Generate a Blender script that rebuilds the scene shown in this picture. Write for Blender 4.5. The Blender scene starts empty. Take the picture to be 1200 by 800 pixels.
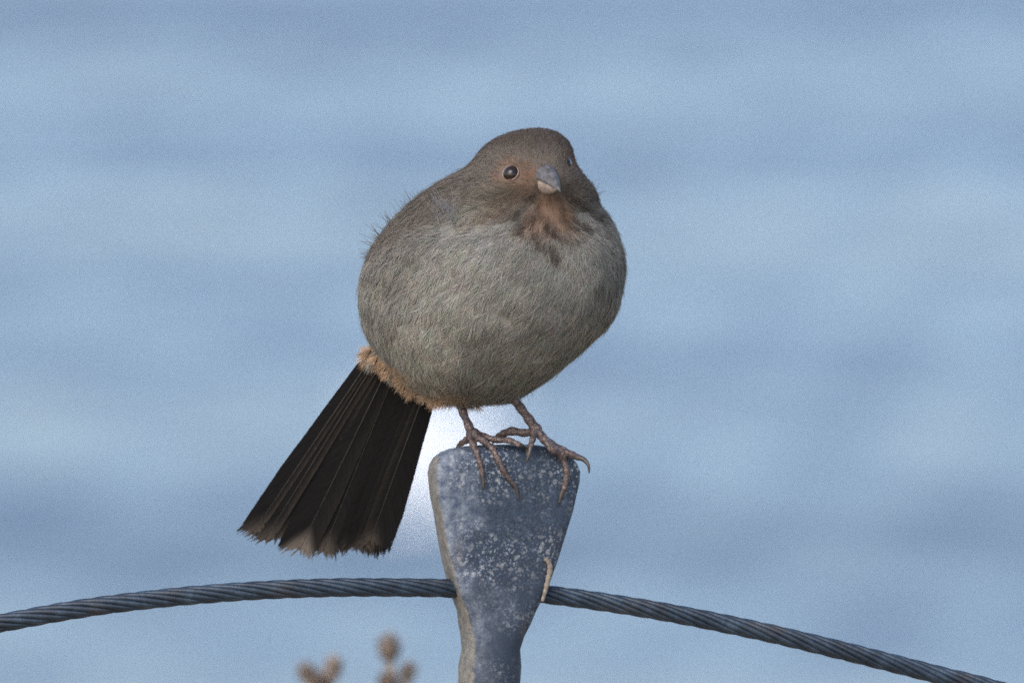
import bpy, bmesh, math, random
import numpy as np
from mathutils import Vector, Matrix
from mathutils.bvhtree import BVHTree

random.seed(7)
rng = np.random.default_rng(11)
scene = bpy.context.scene
C = scene.collection

# ------------------------------------------------------------------ camera, sky, sun, exposure
S = 0.00035                      # metres covered by one photograph pixel at the bird
DIST = 8.0
PITCH = math.radians(3.5)
TARGET = Vector((0, 0, 1.14))
cam_d = bpy.data.cameras.new('camera')
cam = bpy.data.objects.new('camera', cam_d)
C.objects.link(cam)
cam.location = TARGET + Vector((0, -math.cos(PITCH), math.sin(PITCH))) * DIST
cam.rotation_euler = (math.radians(90) - PITCH, 0, 0)
cam_d.sensor_width = 36
cam_d.lens = 36 * DIST / (1200 * S)
cam_d.clip_start = 0.5
cam_d.clip_end = 60000
cam_d.dof.use_dof = True
cam_d.dof.focus_distance = DIST - 0.03
cam_d.dof.aperture_fstop = (cam_d.lens / 1000) / 0.044
scene.camera = cam

SUN_EL, SUN_AZ = math.radians(42), math.radians(-146)   # azimuth from +Y towards +X
world = bpy.data.worlds.new('World')
scene.world = world
world.use_nodes = True
wn = world.node_tree.nodes
sky = wn.new('ShaderNodeTexSky')
sky.sky_type = 'NISHITA'
sky.sun_disc = False
sky.sun_elevation = SUN_EL
sky.sun_rotation = SUN_AZ
sky.air_density = 1.0
sky.dust_density = 2.7
sky.ozone_density = 1.3
world.node_tree.links.new(sky.outputs[0], wn['Background'].inputs[0])
wn['Background'].inputs[1].default_value = 0.15
sun_d = bpy.data.lights.new('sun', 'SUN')
sun_d.energy = 0.7
sun_d.angle = math.radians(45)
sun_d.color = (1.0, 0.985, 0.96)
sun = bpy.data.objects.new('sun', sun_d)
C.objects.link(sun)
sdir = Vector((math.sin(SUN_AZ) * math.cos(SUN_EL), math.cos(SUN_AZ) * math.cos(SUN_EL), math.sin(SUN_EL)))
sun.rotation_euler = sdir.to_track_quat('Z', 'Y').to_euler()
sun.location = (0, 0, 20)
scene.view_settings.view_transform = 'Standard'
scene.view_settings.look = 'None'
scene.view_settings.gamma = 1
scene.view_settings.exposure = 1.3
scene.cycles.use_denoising = False
scene.cycles.use_adaptive_sampling = False
scene.cycles.max_bounces = 6
scene.cycles.filter_width = 1.6

# ------------------------------------------------------------------ helpers
fwd = Vector((0, math.cos(PITCH), -math.sin(PITCH)))
upv = Vector((0, math.sin(PITCH), math.cos(PITCH)))


def P(px, py, dep=0.0):
    """a design-sheet point (x, y in photo units) at depth dep (same units, + is away from the viewer)"""
    d = fwd * DIST + Vector((1, 0, 0)) * ((px - 600) * S) + upv * ((400 - py) * S)
    t = (dep * S - cam.location.y) / d.y
    return cam.location + d * t


def tag(o, label=None, cat=None, group=None, kind=None):
    for k, v in (('label', label), ('category', cat), ('group', group), ('kind', kind)):
        if v:
            o[k] = v
    return o


def new_obj(name, mesh, mat=None, parent=None, smooth=True):
    o = bpy.data.objects.new(name, mesh)
    C.objects.link(o)
    if mat is not None:
        mesh.materials.append(mat)
    if smooth:
        mesh.polygons.foreach_set('use_smooth', [True] * len(mesh.polygons))
    if parent is not None:
        o.parent = parent
        o.matrix_parent_inverse = parent.matrix_world.inverted()
    return o


def mesh_from(verts, faces, name='m'):
    me = bpy.data.meshes.new(name)
    me.from_pydata([tuple(v) for v in verts], [], faces)
    me.update()
    return me


def quads_mesh(V, quads, name='m', cols=None, smooth=True):
    """V (n,3) array, quads (m,4) array -> mesh, fast"""
    me = bpy.data.meshes.new(name)
    me.vertices.add(len(V))
    me.vertices.foreach_set('co', np.asarray(V, dtype=np.float32).ravel())
    m = len(quads)
    me.loops.add(m * 4)
    me.loops.foreach_set('vertex_index', np.asarray(quads, dtype=np.int32).ravel())
    me.polygons.add(m)
    me.polygons.foreach_set('loop_start', np.arange(0, m * 4, 4, dtype=np.int32))
    me.polygons.foreach_set('use_smooth', np.full(m, smooth))
    me.update(calc_edges=True)
    if cols is not None:
        a = me.color_attributes.new('Col', 'FLOAT_COLOR', 'POINT')
        c4 = np.ones((len(V), 4), dtype=np.float32)
        c4[:, :3] = cols
        a.data.foreach_set('color', c4.ravel())
    return me


def loft(rings, cap=True):
    """rings: list of equally long point lists -> verts, faces"""
    n = len(rings[0])
    V = [p for r in rings for p in r]
    F = []
    for i in range(len(rings) - 1):
        for j in range(n):
            k = (j + 1) % n
            F.append((i * n + j, i * n + k, (i + 1) * n + k, (i + 1) * n + j))
    if cap:
        F.append(tuple(range(n - 1, -1, -1)))
        F.append(tuple((len(rings) - 1) * n + j for j in range(n)))
    return V, F


def tube_rings(pts, radii, sides=10):
    """parallel-transported rings round a path"""
    pts = [Vector(p) for p in pts]
    rings = []
    t0 = (pts[1] - pts[0]).normalized()
    a = Vector((0, 0, 1)) if abs(t0.z) < 0.9 else Vector((1, 0, 0))
    nrm = (a - t0 * a.dot(t0)).normalized()
    for i, p in enumerate(pts):
        if i == 0:
            t = t0
        elif i == len(pts) - 1:
            t = (pts[-1] - pts[-2]).normalized()
        else:
            t = (pts[i + 1] - pts[i - 1]).normalized()
        nrm = (nrm - t * nrm.dot(t)).normalized()
        b = t.cross(nrm)
        r = radii[i] if hasattr(radii, '__len__') else radii
        rings.append([p + (nrm * math.cos(2 * math.pi * j / sides) + b * math.sin(2 * math.pi * j / sides)) * r
                      for j in range(sides)])
    return rings


def smooth_path(ctrl, n):
    """Catmull-Rom through control tuples of any dimension"""
    A = np.array([tuple(c) for c in ctrl], dtype=float)
    A = np.vstack([2 * A[0] - A[1], A, 2 * A[-1] - A[-2]])
    m = len(A) - 3
    out = []
    for i in range(n):
        u = i / (n - 1) * m
        k = min(int(u), m - 1)
        f = u - k
        p0, p1, p2, p3 = A[k:k + 4]
        out.append(0.5 * (2 * p1 + (p2 - p0) * f + (2 * p0 - 5 * p1 + 4 * p2 - p3) * f * f
                          + (3 * p1 - p0 - 3 * p2 + p3) * f ** 3))
    return np.array(out)


def sstep(a, b, x):
    t = np.clip((x - a) / (b - a), 0, 1)
    return t * t * (3 - 2 * t)


def fbm(q, scale, seed):
    """cheap smooth pseudo-noise in design coordinates, about -1..1"""
    r = np.random.default_rng(seed)
    out = np.zeros(len(q))
    for k in range(9):
        w = r.standard_normal(3)
        w /= np.linalg.norm(w)
        out += np.sin((q @ w) / scale * (0.7 + 0.9 * r.random()) + r.random() * 6.28)
    return out / 3.2


# ------------------------------------------------------------------ materials
def mat(name):
    m = bpy.data.materials.new(name)
    m.use_nodes = True
    nt = m.node_tree
    return m, nt, nt.nodes['Principled BSDF']


def N(nt, kind, **kw):
    n = nt.nodes.new(kind)
    for k, v in kw.items():
        if k.startswith('i_'):
            n.inputs[k[2:].replace('_', ' ')].default_value = v
        else:
            setattr(n, k, v)
    return n


def ramp(nt, src, stops, interp='LINEAR'):
    r = nt.nodes.new('ShaderNodeValToRGB')
    r.color_ramp.interpolation = interp
    el = r.color_ramp.elements
    while len(el) > 1:
        el.remove(el[-1])
    for i, (p, c) in enumerate(stops):
        e = el[0] if i == 0 else el.new(p)
        e.position = p
        e.color = (c, c, c, 1) if not hasattr(c, '__len__') else (*c, 1)
    nt.links.new(src, r.inputs[0])
    return r


def mixc(nt, fac, a, b):
    m = nt.nodes.new('ShaderNodeMix')
    m.data_type = 'RGBA'
    for sock, v in ((m.inputs[0], fac), (m.inputs[6], a), (m.inputs[7], b)):
        if hasattr(v, 'links'):
            nt.links.new(v, sock)
        elif hasattr(v, '__len__'):
            sock.default_value = (*v, 1)
        else:
            sock.default_value = v
    return m.outputs[2]


def bump(nt, bsdf, h, strength, dist):
    b = nt.nodes.new('ShaderNodeBump')
    b.inputs['Strength'].default_value = strength
    b.inputs['Distance'].default_value = dist
    nt.links.new(h, b.inputs['Height'])
    nt.links.new(b.outputs[0], bsdf.inputs['Normal'])


def coords(nt, scale=(1, 1, 1)):
    tc = nt.nodes.new('ShaderNodeTexCoord')
    mp = nt.nodes.new('ShaderNodeMapping')
    mp.inputs['Scale'].default_value = scale
    nt.links.new(tc.outputs['Object'], mp.inputs[0])
    return mp.outputs[0]


def noise(nt, vec, scale, detail=4, rough=0.55):
    n = N(nt, 'ShaderNodeTexNoise')
    n.inputs['Scale'].default_value = scale
    n.inputs['Detail'].default_value = detail
    n.inputs['Roughness'].default_value = rough
    nt.links.new(vec, n.inputs['Vector'])
    return n.outputs['Fac']


def simple(name, col, rough=0.6, var=0.3, scale=300, spec=0.4, bumpd=0.0):
    m, nt, b = mat(name)
    v = coords(nt)
    r = ramp(nt, noise(nt, v, scale), [(0.3, [c * (1 - var) for c in col]), (0.7, [min(1, c * (1 + var)) for c in col])])
    nt.links.new(r.outputs[0], b.inputs['Base Color'])
    b.inputs['Roughness'].default_value = rough
    b.inputs['Specular IOR Level'].default_value = spec
    if bumpd:
        bump(nt, b, noise(nt, v, scale * 1.5), 0.6, bumpd)
    return m


def vcol(name, rough=0.85, spec=0.15, sheen=0.0):
    m, nt, b = mat(name)
    a = nt.nodes.new('ShaderNodeVertexColor')
    a.layer_name = 'Col'
    nt.links.new(a.outputs[0], b.inputs['Base Color'])
    b.inputs['Roughness'].default_value = rough
    b.inputs['Specular IOR Level'].default_value = spec
    b.inputs['Sheen Weight'].default_value = sheen
    return m


M_PLUME = vcol('plumage', 0.9, 0.05)
_nt = M_PLUME.node_tree
_tr = _nt.nodes.new('ShaderNodeBsdfTranslucent')
_mx = _nt.nodes.new('ShaderNodeMixShader')
_mx.inputs[0].default_value = 0.35
_nt.links.new([n for n in _nt.nodes if n.type == 'VERTEX_COLOR'][0].outputs[0], _tr.inputs[0])
_nt.links.new(_nt.nodes['Principled BSDF'].outputs[0], _mx.inputs[1])
_nt.links.new(_tr.outputs[0], _mx.inputs[2])
_nt.links.new(_mx.outputs[0], _nt.nodes['Material Output'].inputs[0])
M_VANE = vcol('feather_vane', 0.75, 0.1)
M_SHAFT = simple('feather_shaft', (0.022, 0.019, 0.017), 0.45, 0.3, 200)
M_SKIN = vcol('feathered_skin', 0.95, 0.05)
M_EYE, _nt, _b = mat('eye_gloss')
_b.inputs['Base Color'].default_value = (0.012, 0.007, 0.005, 1)
_b.inputs['Roughness'].default_value = 0.08
_b.inputs['IOR'].default_value = 1.36
_r = ramp(_nt, noise(_nt, coords(_nt), 900), [(0.3, (0.006, 0.004, 0.003)), (0.7, (0.016, 0.009, 0.006))])
_nt.links.new(_r.outputs[0], _b.inputs['Base Color'])
M_LID = simple('eyelid_skin', (0.15, 0.105, 0.08), 0.7, 0.35, 900)
M_UPPER = simple('upper_bill_horn', (0.066, 0.064, 0.068), 0.55, 0.5, 500, 0.18)
M_LOWER = simple('lower_bill_horn', (0.20, 0.16, 0.135), 0.6, 0.35, 500, 0.3)
M_CLAW = simple('claw_horn', (0.05, 0.04, 0.036), 0.4, 0.4, 500, 0.5)


def leg_material():
    m, nt, b = mat('leg_scales')
    v = coords(nt)
    n1 = noise(nt, v, 260, 5)
    col = ramp(nt, n1, [(0.3, (0.046, 0.032, 0.03)), (0.55, (0.115, 0.078, 0.070)), (0.75, (0.19, 0.135, 0.12))])
    vo = N(nt, 'ShaderNodeTexVoronoi', feature='DISTANCE_TO_EDGE')
    vo.inputs['Scale'].default_value = 560
    nt.links.new(v, vo.inputs['Vector'])
    edge = ramp(nt, vo.outputs['Distance'], [(0.0, 0.0), (0.18, 1.0)])
    c = mixc(nt, edge.outputs[0], (0.03, 0.022, 0.02), col.outputs[0])
    nt.links.new(c, b.inputs['Base Color'])
    b.inputs['Roughness'].default_value = 0.5
    bump(nt, b, edge.outputs[0], 0.7, 0.0002)
    return m


M_LEG = leg_material()


def post_material():
    m, nt, b = mat('weathered_galvanised_metal')
    v = coords(nt)
    big = noise(nt, v, 26, 4, 0.6)
    fine = noise(nt, v, 330, 6, 0.7)
    grain = noise(nt, v, 1100, 3, 0.7)
    base = ramp(nt, fine, [(0.3, (0.003, 0.007, 0.014)), (0.5, (0.009, 0.019, 0.038)), (0.72, (0.028, 0.05, 0.088))])
    gr = ramp(nt, grain, [(0.35, (0.006, 0.012, 0.024)), (0.65, (0.05, 0.075, 0.11))])
    c = mixc(nt, 0.38, base.outputs[0], gr.outputs[0])
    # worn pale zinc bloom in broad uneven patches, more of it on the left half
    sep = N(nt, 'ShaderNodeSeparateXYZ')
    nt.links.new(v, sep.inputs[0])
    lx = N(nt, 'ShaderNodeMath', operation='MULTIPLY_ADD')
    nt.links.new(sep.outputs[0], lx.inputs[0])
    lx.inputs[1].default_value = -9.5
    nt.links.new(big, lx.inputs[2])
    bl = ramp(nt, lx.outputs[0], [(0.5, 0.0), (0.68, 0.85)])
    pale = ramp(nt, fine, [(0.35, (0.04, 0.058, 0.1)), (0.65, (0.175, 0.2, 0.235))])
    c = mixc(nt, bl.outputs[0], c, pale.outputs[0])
    # pale lichen flecks
    for sc, thr, colr in ((300, 0.30, (0.34, 0.345, 0.34)), (560, 0.29, (0.36, 0.38, 0.42)), (900, 0.3, (0.30, 0.33, 0.38))):
        vo = N(nt, 'ShaderNodeTexVoronoi')
        vo.inputs['Scale'].default_value = sc
        vd = N(nt, 'ShaderNodeVectorMath', operation='MULTIPLY_ADD')
        nn = N(nt, 'ShaderNodeTexNoise')
        nn.inputs['Scale'].default_value = sc * 1.3
        nt.links.new(v, nn.inputs['Vector'])
        nt.links.new(nn.outputs['Color'], vd.inputs[0])
        vd.inputs[1].default_value = (0.9 / sc,) * 3
        nt.links.new(v, vd.inputs[2])
        nt.links.new(vd.outputs[0], vo.inputs['Vector'])
        dist = ramp(nt, vo.outputs['Distance'], [(thr - 0.08, 1.0), (thr + 0.05, 0.0)])
        sp = ramp(nt, noise(nt, v, 48, 5), [(0.42, 0.0), (0.68, 0.62)])
        mu = N(nt, 'ShaderNodeMath', operation='MULTIPLY')
        nt.links.new(dist.outputs[0], mu.inputs[0])
        nt.links.new(sp.outputs[0], mu.inputs[1])
        c = mixc(nt, mu.outputs[0], c, colr)
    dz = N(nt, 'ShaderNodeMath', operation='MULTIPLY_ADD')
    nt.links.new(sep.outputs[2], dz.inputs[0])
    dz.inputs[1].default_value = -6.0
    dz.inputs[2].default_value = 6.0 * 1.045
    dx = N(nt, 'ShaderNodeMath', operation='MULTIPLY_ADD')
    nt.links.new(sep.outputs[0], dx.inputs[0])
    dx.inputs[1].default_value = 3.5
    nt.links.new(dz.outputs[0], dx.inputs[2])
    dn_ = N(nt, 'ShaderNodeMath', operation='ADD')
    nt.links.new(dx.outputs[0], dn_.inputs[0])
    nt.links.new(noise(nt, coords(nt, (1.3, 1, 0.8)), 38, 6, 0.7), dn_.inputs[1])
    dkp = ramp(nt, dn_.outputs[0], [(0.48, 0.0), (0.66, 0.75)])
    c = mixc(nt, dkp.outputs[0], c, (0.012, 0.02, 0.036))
    # brown runs
    vr = coords(nt, (1, 1, 0.22))
    rs = ramp(nt, noise(nt, vr, 95, 3), [(0.60, 0.0), (0.72, 0.55)])
    c = mixc(nt, rs.outputs[0], c, (0.10, 0.065, 0.045))
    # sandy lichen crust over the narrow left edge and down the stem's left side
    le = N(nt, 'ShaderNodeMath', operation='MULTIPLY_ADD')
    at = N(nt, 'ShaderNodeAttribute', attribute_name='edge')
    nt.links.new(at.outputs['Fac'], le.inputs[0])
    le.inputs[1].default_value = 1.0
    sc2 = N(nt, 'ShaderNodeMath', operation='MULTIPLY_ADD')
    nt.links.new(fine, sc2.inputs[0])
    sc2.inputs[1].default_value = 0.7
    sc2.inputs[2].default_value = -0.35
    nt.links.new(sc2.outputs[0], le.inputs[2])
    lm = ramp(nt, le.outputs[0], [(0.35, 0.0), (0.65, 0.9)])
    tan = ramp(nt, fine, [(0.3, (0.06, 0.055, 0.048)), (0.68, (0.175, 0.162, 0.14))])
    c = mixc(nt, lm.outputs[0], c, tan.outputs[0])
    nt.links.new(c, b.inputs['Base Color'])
    b.inputs['Roughness'].default_value = 0.62
    b.inputs['Metallic'].default_value = 0.15
    bump(nt, b, fine, 0.55, 0.0008)
    return m


M_POST = post_material()


def cable_material():
    m, nt, b = mat('weathered_steel_wire')
    v = coords(nt)
    n1 = noise(nt, v, 140, 5, 0.65)
    col = ramp(nt, n1, [(0.3, (0.004, 0.008, 0.014)), (0.52, (0.011, 0.022, 0.038)), (0.75, (0.034, 0.055, 0.08))])
    br = ramp(nt, noise(nt, v, 60, 3), [(0.55, 0.0), (0.72, 0.5)])
    c = mixc(nt, br.outputs[0], col.outputs[0], (0.03, 0.026, 0.025))
    nt.links.new(c, b.inputs['Base Color'])
    b.inputs['Metallic'].default_value = 0.35
    b.inputs['Roughness'].default_value = 0.5
    bump(nt, b, noise(nt, v, 900, 3), 0.35, 0.0004)
    return m


M_WIRE = cable_material()


def water_material():
    m, nt, b = mat('sea_water')
    b.inputs['Base Color'].default_value = (0.04, 0.053, 0.068, 1)
    b.inputs['IOR'].default_value = 1.333
    b.inputs['Specular IOR Level'].default_value = 0.43
    b.inputs['Roughness'].default_value = 0.12
    v = coords(nt)
    h1 = noise(nt, coords(nt, (0.55, 1, 1)), 1.6, 5, 0.6)
    bump(nt, b, h1, 0.8, 0.105)
    rr = ramp(nt, noise(nt, coords(nt, (0.25, 1, 1)), 0.12, 3), [(0.35, 0.08), (0.65, 0.30)])
    nt.links.new(rr.outputs[0], b.inputs['Roughness'])
    return m


M_WATER = water_material()
M_GLOW_CLUMPS = simple('glow_clumps', (0.58, 0.60, 0.61), 0.9, 0.06, 8, 0.2)
M_SOIL = simple('dry_bluff_soil', (0.33, 0.28, 0.21), 0.95, 0.4, 2.2, 0.15, 0.02)
M_STALK = simple('dry_stalk', (0.23, 0.165, 0.11), 0.85, 0.3, 120, 0.2)
M_SEED = simple('dry_seed_head', (0.21, 0.17, 0.145), 0.9, 0.45, 160, 0.15)
M_RUST = simple('tan_corroded_metal', (0.16, 0.135, 0.11), 0.8, 0.35, 420, 0.3, 0.0006)

# ------------------------------------------------------------------ setting: bluff and sea
SEA = -7.0
ys = np.concatenate([-np.geomspace(4000, 30, 14), np.linspace(-24, 3.0, 46), np.linspace(3.4, 11, 16), [30, 60]])
xs = np.concatenate([-np.geomspace(4000, 26, 14), np.linspace(-20, 20, 61), np.geomspace(26, 4000, 14)])
X, Y = np.meshgrid(xs, ys)
Z = 0.035 * np.sin(X * 1.3 + 0.4 * Y) + 0.03 * np.sin(Y * 1.9 - X * 0.5) + 0.012 * rng.standard_normal(X.shape)
Z *= np.clip(1 - np.hypot(X, Y) / 400, 0, 1) * np.clip(np.hypot(X + 0.009, Y) / 0.8, 0.15, 1)
edge = 3.2 + 0.5 * np.sin(X * 0.35) + 0.3 * np.sin(X * 1.1 + 1)
drop = np.clip((Y - edge) / 4.5, 0, 1)
Z = Z * (1 - drop) + (SEA - 3) * drop ** 0.8
nx = len(xs)
V = np.stack([X.ravel(), Y.ravel(), Z.ravel()], 1)
idx = np.arange(len(ys) * nx).reshape(len(ys), nx)
Q = np.stack([idx[:-1, :-1], idx[:-1, 1:], idx[1:, 1:], idx[1:, :-1]], -1).reshape(-1, 4)
tag(new_obj('ground', quads_mesh(V, Q), M_SOIL), 'dry bare soil of the bluff top below the post', 'ground', kind='structure')


def wave_height(X, Y):
    w = 0.28 * np.cos(2 * np.pi * (Y - 168 + 0.06 * X) / 25.0)
    w += 0.06 * np.cos(2 * np.pi * (Y - 0.2 * X) / 13.7 + 0.8)
    w += 0.025 * np.cos(2 * np.pi * (Y * 0.96 + 0.9 * X) / 7.9 + 2.1)
    w += 0.03 * np.cos(2 * np.pi * (Y - 0.7 * X) / 5.3 + 4.0)
    w += 0.03 * np.cos(2 * np.pi * (Y + 1.3 * X) / 3.4 + 1.0)
    w += 0.02 * np.cos(2 * np.pi * (0.9 * Y - 1.1 * X) / 2.3 + 3.0)
    far = np.clip(1 - (np.hypot(X, Y) - 260) / 300, 0, 1)
    return w * far


ys = np.concatenate([np.linspace(0, 78, 40), np.linspace(80, 260, 500), np.geomspace(264, 30000, 60)])
xs = np.concatenate([-np.geomspace(20000, 15, 40), np.linspace(-14, 14, 85), np.geomspace(15, 20000, 40)])
X, Y = np.meshgrid(xs, ys)
nx = len(xs)
V = np.stack([X.ravel(), Y.ravel(), (SEA + wave_height(X, Y)).ravel()], 1)
idx = np.arange(len(ys) * nx).reshape(len(ys), nx)
Q = np.stack([idx[:-1, :-1], idx[:-1, 1:], idx[1:, 1:], idx[1:, :-1]], -1).reshape(-1, 4)
tag(new_obj('sea_water', quads_mesh(V, Q), M_WATER), 'pale blue rippled sea filling the background', 'sea', kind='structure')


def glow_clumps():  # white clumps added on the sea to make the bright glow by the tail
    verts, faces = [], []
    r = random.Random(3)
    for k in range(330):
        u = r.gauss(0, 0.42)
        v = r.gauss(0, 1.0)
        if abs(v) > 2.2 or abs(u) > 1.1:
            continue
        cx, cy = -0.53 + u * 0.45, 118.9 + v * 2.3
        rad = r.uniform(0.03, 0.085)
        z0 = SEA + float(wave_height(np.array(cx), np.array(cy)))
        b = len(verts)
        ns = 9
        for ring, (rr, hh) in enumerate(((1.0, -0.03), (0.8, 0.05), (0.4, 0.09))):
            for j in range(ns):
                a = 2 * math.pi * j / ns
                q = rad * rr * (1 + 0.25 * math.sin(3 * a + k))
                verts.append((cx + q * math.cos(a), cy + 1.6 * q * math.sin(a), z0 + hh * (0.6 + rad * 3)))
        for ring in range(2):
            for j in range(ns):
                i2 = (j + 1) % ns
                faces.append((b + ring * ns + j, b + ring * ns + i2, b + (ring + 1) * ns + i2, b + (ring + 1) * ns + j))
        faces.append(tuple(b + 2 * ns + j for j in range(ns)))
    o = new_obj('glow_clumps', mesh_from(verts, faces), M_GLOW_CLUMPS)
    tag(o, 'added white clumps making the blurred bright foam on the sea beside the tail', 'glow', kind='stuff')


glow_clumps()

# ------------------------------------------------------------------ metal post with a flattened head
YAW = math.radians(17)
PXC = 584.0                     # axis of the stem on the design sheet
post_rows = [  # y, left, right, thickness, squareness
    (521, 560, 612, 12, 4.0), (522.3, 541, 634, 24, 4.5), (525, 524, 650, 34, 5.5), (529, 513.5, 661, 40, 6.5),
    (535, 505.5, 670.5, 43, 7.5), (543, 501, 678, 44, 8), (553, 499, 682, 44, 8), (565, 500, 681.5, 44, 8),
    (582, 502, 677.5, 44, 8), (600, 506, 673.5, 44, 8), (620, 509, 667, 44, 8), (640, 512.5, 661, 45, 8),
    (660, 516.5, 654.5, 46, 7.5), (680, 521.5, 647.5, 48, 7), (700, 527, 639, 51, 6), (715, 532, 631.5, 54, 5),
    (730, 535.5, 623.5, 58, 4), (745, 537.5, 616.5, 62, 3.2), (760, 538, 612.5, 66, 2.7), (780, 537.5, 610.5, 69, 2.3),
    (800, 537, 609.5, 71, 2.1), (830, 537, 609.5, 72, 2.0)]
base_pt = P(573, 800, 0)
post_x = base_pt.x


def post_ring(cx, z, hw, ht, e, n=64):
    pts = []
    for j in range(n):
        a = 2 * math.pi * j / n
        c, s = math.cos(a), math.sin(a)
        u = hw * math.copysign(abs(c) ** (2 / e), c)
        w = ht * math.copysign(abs(s) ** (2 / e), s)
        pts.append(Vector((cx + u * math.cos(YAW) - w * math.sin(YAW), u * math.sin(YAW) + w * math.cos(YAW), z)))
    return pts


rings = []
for (py, l, r, th, e) in post_rows:
    a, b = P(l, py, 0), P(r, py, 0)
    half = (b.x - a.x) / 2
    ht = th * S / 2
    # silhouette half width of the yawed section -> its own half width
    k = 0.92 if e > 4 else (0.6 if e > 2.6 else 0.0)
    hw = (half - k * ht * math.sin(YAW)) / math.cos(YAW) if e > 2.6 else half
    rings.append(post_ring((a.x + b.x) / 2, a.z, hw, ht, e))
r_stem = 36.2 * S
for z in (0.80, 0.5, 0.2, 0.012):
    rings.append(post_ring(P(573.2, 830, 0).x, z, r_stem, r_stem, 2.0))
# bring the stem axis under the head without a kink
V, F = loft(rings)
n_head = len(post_rows)
me = mesh_from(V, F)
bm = bmesh.new()
bm.from_mesh(me)
bmesh.ops.recalc_face_normals(bm, faces=bm.faces)
bm.to_mesh(me)
bm.free()
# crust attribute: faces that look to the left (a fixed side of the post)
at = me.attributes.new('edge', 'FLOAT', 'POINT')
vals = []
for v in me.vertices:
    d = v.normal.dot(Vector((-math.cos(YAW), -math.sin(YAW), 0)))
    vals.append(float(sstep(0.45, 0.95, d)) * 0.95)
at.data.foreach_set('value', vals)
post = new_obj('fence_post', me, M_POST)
# put the object's origin at the foot
org = Vector((P(573.2, 830, 0).x, 0, 0))
me.transform(Matrix.Translation(-org))
post.location = org
tag(post, 'weathered blue grey metal post with flattened head under the bird', 'post')
bpy.context.view_layer.update()

# footing plate
fl = [(0.075, 0.0), (0.075, 0.010), (0.071, 0.012)]
V, F = loft([[org + Vector((r * math.cos(2 * math.pi * j / 40), r * math.sin(2 * math.pi * j / 40), z - 0.004)) for j in range(40)] for r, z in fl])
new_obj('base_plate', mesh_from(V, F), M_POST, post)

bvh_post = BVHTree.FromObject(post, bpy.context.evaluated_depsgraph_get())


def post_front(px, py, off=0.0):
    """point on the post's viewer-facing surface at that design position, lifted by off metres"""
    d = (P(px, py, 0) - cam.location).normalized()
    inv = post.matrix_world.inverted()
    loc, nrm, i, dist = bvh_post.ray_cast(inv @ cam.location, d)
    if loc is None:
        return None
    return post.matrix_world @ loc + nrm * off


# corroded sliver of a pin standing on the right of the head
ctrl = [(639, 654, 0), (643.5, 659.5, 0), (644.5, 668, 0), (642, 680, 0), (639, 692, 0), (635.5, 704, 0)]
pts = []
for x, y, _ in ctrl:
    q = post_front(x, y, 0.0009) or post_front(x - 8, y, 0.0009) or post_front(x - 16, y, 0.0009)
    pts.append(Vector((P(x, y, 0).x, q.y - 0.0006, P(x, y, q.y / S).z)))
pp = smooth_path(pts, 22)
rad = [S * (1.2 + 2.0 * math.sin(math.pi * min(1, 0.15 + 0.8 * i / 21)) ** 0.7 * (1 + 0.18 * math.sin(i * 2.3))) for i in range(22)]
V, F = loft(tube_rings(pp, rad, 9))
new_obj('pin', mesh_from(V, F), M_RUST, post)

# ------------------------------------------------------------------ wire rope through the post
rope_ctrl = [(-3300, 3500, -260), (-2600, 2350, -230), (-1800, 1420, -170), (-1100, 1010, -120), (-500, 830, -92), (-200, 768, -72), (0, 730, -60), (100, 712, -54), (200, 699.5, -49), (300, 691.5, -45),
             (400, 688, -38), (500, 688.5, -27), (550, 690, -13), (600, 693, 1), (650, 697.5, 13), (720, 707, 15), (800, 720.5, 16), (900, 741, 18),
             (1000, 765, 20), (1100, 790.5, 25), (1200, 817, 30), (1500, 910, 50), (2000, 1120, 85), (2700, 1620, 120), (3400, 2500, 150), (3900, 3500, 170)]
rc = smooth_path([P(*c) for c in rope_ctrl], 1500)
seg = np.linalg.norm(np.diff(rc, axis=0), axis=1)
arc = np.concatenate([[0], np.cumsum(seg)])
NS = int(arc[-1] / 0.0028)
sarc = np.linspace(0, arc[-1], NS)
rc = np.stack([np.interp(sarc, arc, rc[:, k]) for k in range(3)], 1)
T = np.gradient(rc, axis=0)
T /= np.linalg.norm(T, axis=1)[:, None]
Bn = np.cross(T, np.array([0, 1.0, 0]))
Bn /= np.linalg.norm(Bn, axis=1)[:, None]       # roughly up/down
Dn = np.cross(T, Bn)
rope = bpy.data.objects.new('wire_rope', None)
C.objects.link(rope)
rope.location = tuple(rc[NS // 2])
tag(rope, 'twisted grey steel wire rope running through the post below the bird', 'wire rope')
bpy.context.view_layer.update()
NST, LAY = 8, 205 * S
R_ROPE = 11.2 * S
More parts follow.
